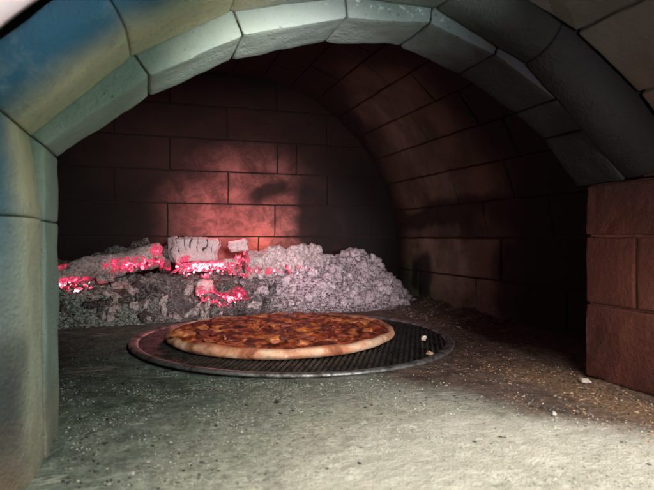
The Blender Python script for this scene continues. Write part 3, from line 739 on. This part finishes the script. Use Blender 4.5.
# crumbs as stuff
def scatter(name, mat, label, cat, n_, fn, smin, smax, seed, sub=1):
    r = random.Random(seed); src = []
    for i in range(6):
        b = lump_bm(seed*10+i, sub, 0.8, (1.1, 0.9, 0.6)); src.append(([v.co.copy() for v in b.verts], [[v.index for v in f.verts] for f in b.faces])); b.free()
    V = []; Fc = []; k = 0
    while k < n_:
        q = fn(r)
        if q is None: continue
        x, y, z = q; s = smin+(smax-smin)*r.random()**2.4; m = Matrix.Rotation(r.uniform(0, 6.28), 3, 'Z') @ Matrix.Rotation(r.uniform(-.6, .6), 3, 'X')
        vs, fs = r.choice(src); b0 = len(V)
        sx = r.uniform(0.7, 1.4)
        for v in vs:
            c = m @ Vector((v.x*s*sx, v.y*s, v.z*s)); V.append((c.x+x, c.y+y, c.z+z+s*0.3))
        Fc += [[b0+i for i in f] for f in fs]; k += 1
    me = bpy.data.meshes.new(name); me.from_pydata(V, [], Fc); me.materials.append(mat)
    o = bpy.data.objects.new(name, me); C.objects.link(o); return tag(o, label, cat, kind='stuff')
SC, SR = Vector((0.196, 0.7286, 0)), 0.218
def off_screen(x, y): return (x-SC.x)**2+(y-SC.y)**2 > (SR+0.004)**2
def f_bed_right(r):
    x = r.uniform(0.14, 0.56); y = r.uniform(0.95, 1.16); h = bed_base(x, y)
    if h < 0.012 or r.random() > sstep(0.1, 0.32, x): return None
    return x, y, bed_h(x, y)+0.001
scatter('ash_crumbs', M['ash_lump'], 'fine white ash crumbs filling the coal heap', 'ash', 2700, f_bed_right, 0.0012, 0.0046, 5, 2)
def f_bed_left(r):
    x = r.uniform(-0.22, 0.28); y = r.uniform(0.93, 1.07); h = bed_base(x, y)
    if h < 0.0005: return None
    return x, y, bed_h(x, y)
b1 = scatter('charcoal_rubble', M['ash_bed'], 'dark broken charcoal and ash rubble on the left slope of the heap', 'ash', 4800, f_bed_left, 0.0010, 0.0066, 6, 2)
def f_pale(r):
    u = r.uniform(60, 654); v = 332+158*r.random()**0.8; p = on_floor(u, v)
    w_ = (0.10+0.90*math.exp(-((u-230)/170)**2-((v-385)/38)**2))*max(0.05, min(1, 0.5+2.2*fbm((p.x, p.y, 6), 22, 3)))
    if r.random() > w_ or not off_screen(p.x, p.y) or p.x > 0.415 and p.y < 0.45 or p.x < -0.055 and p.y < 0.45 or p.x > 0.56: return None
    return p.x, p.y, floor_h(p.x, p.y)
scatter('pale_crumbs', M['crumb_pale'], 'pale flour and cement crumbs scattered over the hearth floor', 'crumbs', 7500, f_pale, 0.00018, 0.00095, 8)
def f_tan(r):
    p = on_floor(r.uniform(430, 654), 330+130*r.random())
    c = abs(p.x-(0.385 if p.y < 0.45 else 0.37))
    if r.random() > math.exp(-(c/0.045)**2)*max(0.1, min(1, 0.5+2*fbm((p.x, p.y, 6), 25, 3))) or not off_screen(p.x, p.y) or p.x > 0.415 and p.y < 0.45 or p.x > 0.57: return None
    return p.x, p.y, floor_h(p.x, p.y)
scatter('tan_crumbs', M['crumb_tan'], 'golden brown burnt crumbs strewn on the floor before the red jamb', 'crumbs', 1100, f_tan, 0.0002, 0.0013, 9)
def f_dark(r):
    u = r.uniform(60, 654); v = 335+155*r.random(); p = on_floor(u, v)
    if not off_screen(p.x, p.y) or p.x > 0.415 and p.y < 0.45 or p.x < -0.055 and p.y < 0.45 or p.x > 0.57: return None
    if ((p.x-0.205)/0.16)**2+((p.y-0.245)/0.14)**2 < 1 and r.random() > 0.12: return None
    if r.random() > (0.9 if (u < 130 or p.x+0.34*p.y > 0.40) else 0.10)*max(0.1, min(1, 0.5+2*fbm((p.x, p.y, 2), 20, 3))): return None
    return p.x, p.y, floor_h(p.x, p.y)
scatter('charcoal_crumbs', M['crumb_dark'], 'black charcoal specks scattered over the hearth floor', 'crumbs', 1000, f_dark, 0.0002, 0.0013, 12)
def f_rim(r):
    x = r.uniform(0.44, 0.575); y = r.uniform(0.72, 1.1); return x, y, floor_h(x, y)
M['crumb_brown'] = crumb_mat('brown_grit', (0.06, 0.045, 0.04), (0.24, 0.18, 0.16))
scatter('ash_grit', M['crumb_brown'], 'brown ash grit lying along the foot of the right wall', 'ash', 900, f_rim, 0.0005, 0.0028, 14)
def pebble(u, v, s, mat, name, label, z=0.0, seed=0):
    b = lump_bm(seed+90, 3, 0.6, (1.25, 0.8, 0.7))
    o = link(name, b, mat); p = on_floor(u, v, z); o.location = (p.x, p.y, p.z+s*0.5); o.scale = (s, s, s); o.rotation_euler = (0, 0, seed)
    tag(o, label, 'crumb'); return o
pebble(424, 340, 0.0045, M['crumb_white'], 'white_crumb', 'white crumb lying on the right side of the pizza screen', 0.007, 1)
pebble(586, 383, 0.0034, M['crumb_white'], 'white_crumb', 'lone white crumb on the floor at the foot of the red jamb', 0.001, 2)
pebble(430, 355, 0.0034, M['crumb_tan'], 'tan_crumb', 'flat tan crumb on the screen near its front right rim', 0.006, 3)
pebble(555, 416, 0.0022, M['crumb_white'], 'white_crumb', 'small pale crumb on brown floor left of the golden crumbs', 0.001, 4)
pebble(641, 391, 0.0034, M['crumb_tan'], 'tan_crumb', 'tan crumb on the floor closest to the right edge, by the red jamb', 0.001, 5)
pebble(276, 403, 0.0018, M['crumb_dark'], 'charcoal_bit', 'black charcoal bit in front of the screen, above the slab joint', 0.001, 6)
pebble(166, 372, 0.0022, M['crumb_dark'], 'charcoal_bit', 'black charcoal bit on green grey floor left of the screen rim', 0.001, 8)

# ------------------------------------------------------------------ pizza screen
scr = thing('pizza_screen', (SC.x, SC.y, 0), 'round blackened aluminium mesh screen with a worn silver rim under the pizza', 'pizza screen')
bm = bmesh.new(); n = 200; prof = [(-0.0095, 0.0012), (-0.0085, 0.0030), (-0.0045, 0.0044), (-0.0005, 0.0046), (0.0022, 0.0036), (0.0030, 0.0020), (0.0026, 0.0006), (0.0, 0.0), (-0.007, 0.0)]
P = []
for i in range(n):
    a = 2*math.pi*i/n; wob = 0.0012*math.sin(2*a+0.4)+0.0006*math.sin(5*a); lift = 0.0016+0.0012*math.sin(a*2+1)+0.0015*max(0, -math.cos(a))
    P.append([bm.verts.new((SC.x+(0.2135+wob+r)*math.cos(a), SC.y+(0.2135+wob+r)*math.sin(a), z+lift)) for r, z in prof])
for i in range(n):
    a, b = P[i], P[(i+1) % n]
    for k in range(len(prof)): bm.faces.new((a[k], a[(k+1) % len(prof)], b[(k+1) % len(prof)], b[k]))
bmesh.ops.recalc_face_normals(bm, faces=bm.faces)
link('rim', bm, M['rim'], scr)
bm = bmesh.new()
def bars(ang, pitch, wd, z0, z1, lean):
    d = Vector((math.cos(ang), math.sin(ang))); s = Vector((-d.y, d.x)); k = -int(0.21/pitch)
    while k*pitch < 0.208:
        o = k*pitch; hl = math.sqrt(max(0, 0.2085**2-o*o))
        if hl > 0.01:
            for a, b in [(-hl, hl)]:
                q = []
                for l in (a, b):
                    c = Vector((SC.x, SC.y))+d*l+s*o
                    q.append([Vector((c.x-s.x*wd, c.y-s.y*wd, z0)), Vector((c.x+s.x*wd, c.y+s.y*wd, z0+lean)), Vector((c.x+s.x*wd, c.y+s.y*wd, z1+lean)), Vector((c.x-s.x*wd, c.y-s.y*wd, z1))])
                hexa(bm, q[0]+q[1])
        k += 1
bars(R(62), 0.0062, 0.0015, 0.0032, 0.0042, 0.0012)
bars(R(118), 0.0062, 0.0013, 0.0022, 0.0030, 0.0)
bmesh.ops.recalc_face_normals(bm, faces=bm.faces)
link('mesh', bm, M['mesh'], scr, False)

# ------------------------------------------------------------------ pizza
PC = Vector((0.178, 0.728, 0.0060)); PR = 0.152
pz = thing('pizza', PC, 'baked pizza with dark tomato, cheese and meat topping and pale blistered crust on the screen', 'pizza')
def pr_(a): return PR*(1+0.022*math.sin(2*a+1.0)+0.014*math.sin(3*a+0.5)+0.012*fbm((math.cos(a), math.sin(a), 3), 2.0, 3))
def rim_h(a): return 0.0118*(1+0.30*fbm((math.cos(a), math.sin(a), 1.2), 2.2, 3))
bm = bmesh.new(); n = 260
cp = [(1.0-0.06, 0.0), (1.0-0.02, 0.0006), (1.0, 0.004), (1.004, 0.008), (1.0, 0.0125), (0.990, 0.0160), (0.976, 0.0185), (0.962, 0.0192), (0.948, 0.0180), (0.935, 0.0150), (0.92, 0.0125), (0.90, 0.0105), (0.80, 0.0095)]
P = []
for i in range(n):
    a = 2*math.pi*i/n; rr = pr_(a); hh = rim_h(a)/0.0198; ring = []
    for f, z in cp:
        q = Vector((f*rr*math.cos(a), f*rr*math.sin(a), z*hh))
        q += Vector((math.cos(a), math.sin(a), 0.8))*(fbm(q, 30, 3)*0.0026+fbm(q, 110, 3)*0.0012)*(1 if z > 0.002 else 0)
        ring.append(bm.verts.new(q+PC))
    P.append(ring)
for i in range(n):
    a, b = P[i], P[(i+1) % n]
    for k in range(len(cp)-1): bm.faces.new((a[k], a[k+1], b[k+1], b[k]))
bm.faces.new([r[0] for r in P]); 
bmesh.ops.recalc_face_normals(bm, faces=bm.faces)
link('crust', bm, M['crust'], pz)
bm = bmesh.new(); nr = 62; na = 260; c0 = None; P = []
def top_z(x, y):
    q = Vector((x, y, 0)); return 0.0112+fbm(q, 22, 3)*0.0034+fbm(q+Vector((3, 3, 3)), 75, 3)*0.0034+abs(fbm(q, 140, 2))*0.0012
for j in range(1, nr+1):
    f = 0.962*j/nr; ring = []
    for i in range(na):
        a = 2*math.pi*i/na; rr = pr_(a)*f*(1+0.02*fbm((math.cos(a), math.sin(a), 8), 6, 3)*j/nr); x, y = rr*math.cos(a), rr*math.sin(a)
        z = top_z(x, y); e = sstep(nr*0.93, nr, j); z = z*(1-e)+0.010*e
        ring.append(bm.verts.new(Vector((x, y, z))+PC))
    P.append(ring)
cv = bm.verts.new(PC+Vector((0, 0, top_z(0, 0))))
for i in range(na): bm.faces.new((P[0][i], P[0][(i+1) % na], cv))
for r0, r1 in zip(P, P[1:]):
    for i in range(na): bm.faces.new((r0[i], r1[i], r1[(i+1) % na], r0[(i+1) % na]))
bmesh.ops.recalc_face_normals(bm, faces=bm.faces)
link('topping', bm, M['sauce'], pz)
rnd = random.Random(21)
fv = {'meat_piece': ([mesh_of('meat_piece', lump_bm(200+i, 3, 0.7, (1.5, 0.8, 0.35)), M['meat']) for i in range(4)], 36, 0.004, 0.0085),
      'cheese_blob': ([mesh_of('cheese_blob', lump_bm(220+i, 3, 0.8, (1.3, 1.0, 0.35)), M['cheese']) for i in range(4)], 24, 0.003, 0.0075),
      'onion_strip': ([mesh_of('onion_strip', lump_bm(240+i, 3, 0.5, (2.4, 0.5, 0.3)), M['onion']) for i in range(3)], 28, 0.0025, 0.0045)}
for nm, (ms, cnt, s0, s1) in fv.items():
    for k in range(cnt):
        rr = PR*0.88*math.sqrt(rnd.random()); a = rnd.uniform(0, 6.28); x, y = rr*math.cos(a), rr*math.sin(a); s = rnd.uniform(s0, s1)
        o = bpy.data.objects.new(nm, rnd.choice(ms)); C.objects.link(o); o.parent = pz
        o.location = (x, y, top_z(x, y)+0.0008); o.scale = (s, s, s); o.rotation_euler = (rnd.uniform(-.25, .25), rnd.uniform(-.25, .25), rnd.uniform(0, 6.28))
# the glossy cheese blister at the left end and the meatball crumble at the front
for (u, v, s, m_, nm, zz) in ((181, 334, 0.0105, 'cheese', 'cheese_blob', 0.016), (276, 340, 0.008, 'cheese', 'cheese_blob', 0.020), (283, 338, 0.006, 'meat', 'meat_piece', 0.022)):
    p = on_floor(u, v, 0.006+zz); b = lump_bm(int(u), 3, 0.6, (1.2, 0.9, 0.5)); o = link(nm, b, M[m_]); o.parent = pz
    o.location = p-PC; o.scale = (s, s, s)

# ------------------------------------------------------------------ light given by the fire
RED = (1.0, 0.22, 0.27)
point('fire_lamp', A(232, 226, 1.085), 0.42, RED, 0.03)
point('fire_lamp', A(262, 246, 1.16), 0.10, (1.0, 0.24, 0.10), 0.015)
point('fire_lamp', A(300, 258, 1.00), 0.10, (1.0, 0.55, 0.62), 0.02)
point('fire_lamp', A(215, 276, 0.985), 0.03, (1.0, 0.16, 0.22), 0.02)
point('fire_lamp', A(125, 272, 0.99), 0.015, (1.0, 0.16, 0.22), 0.02)
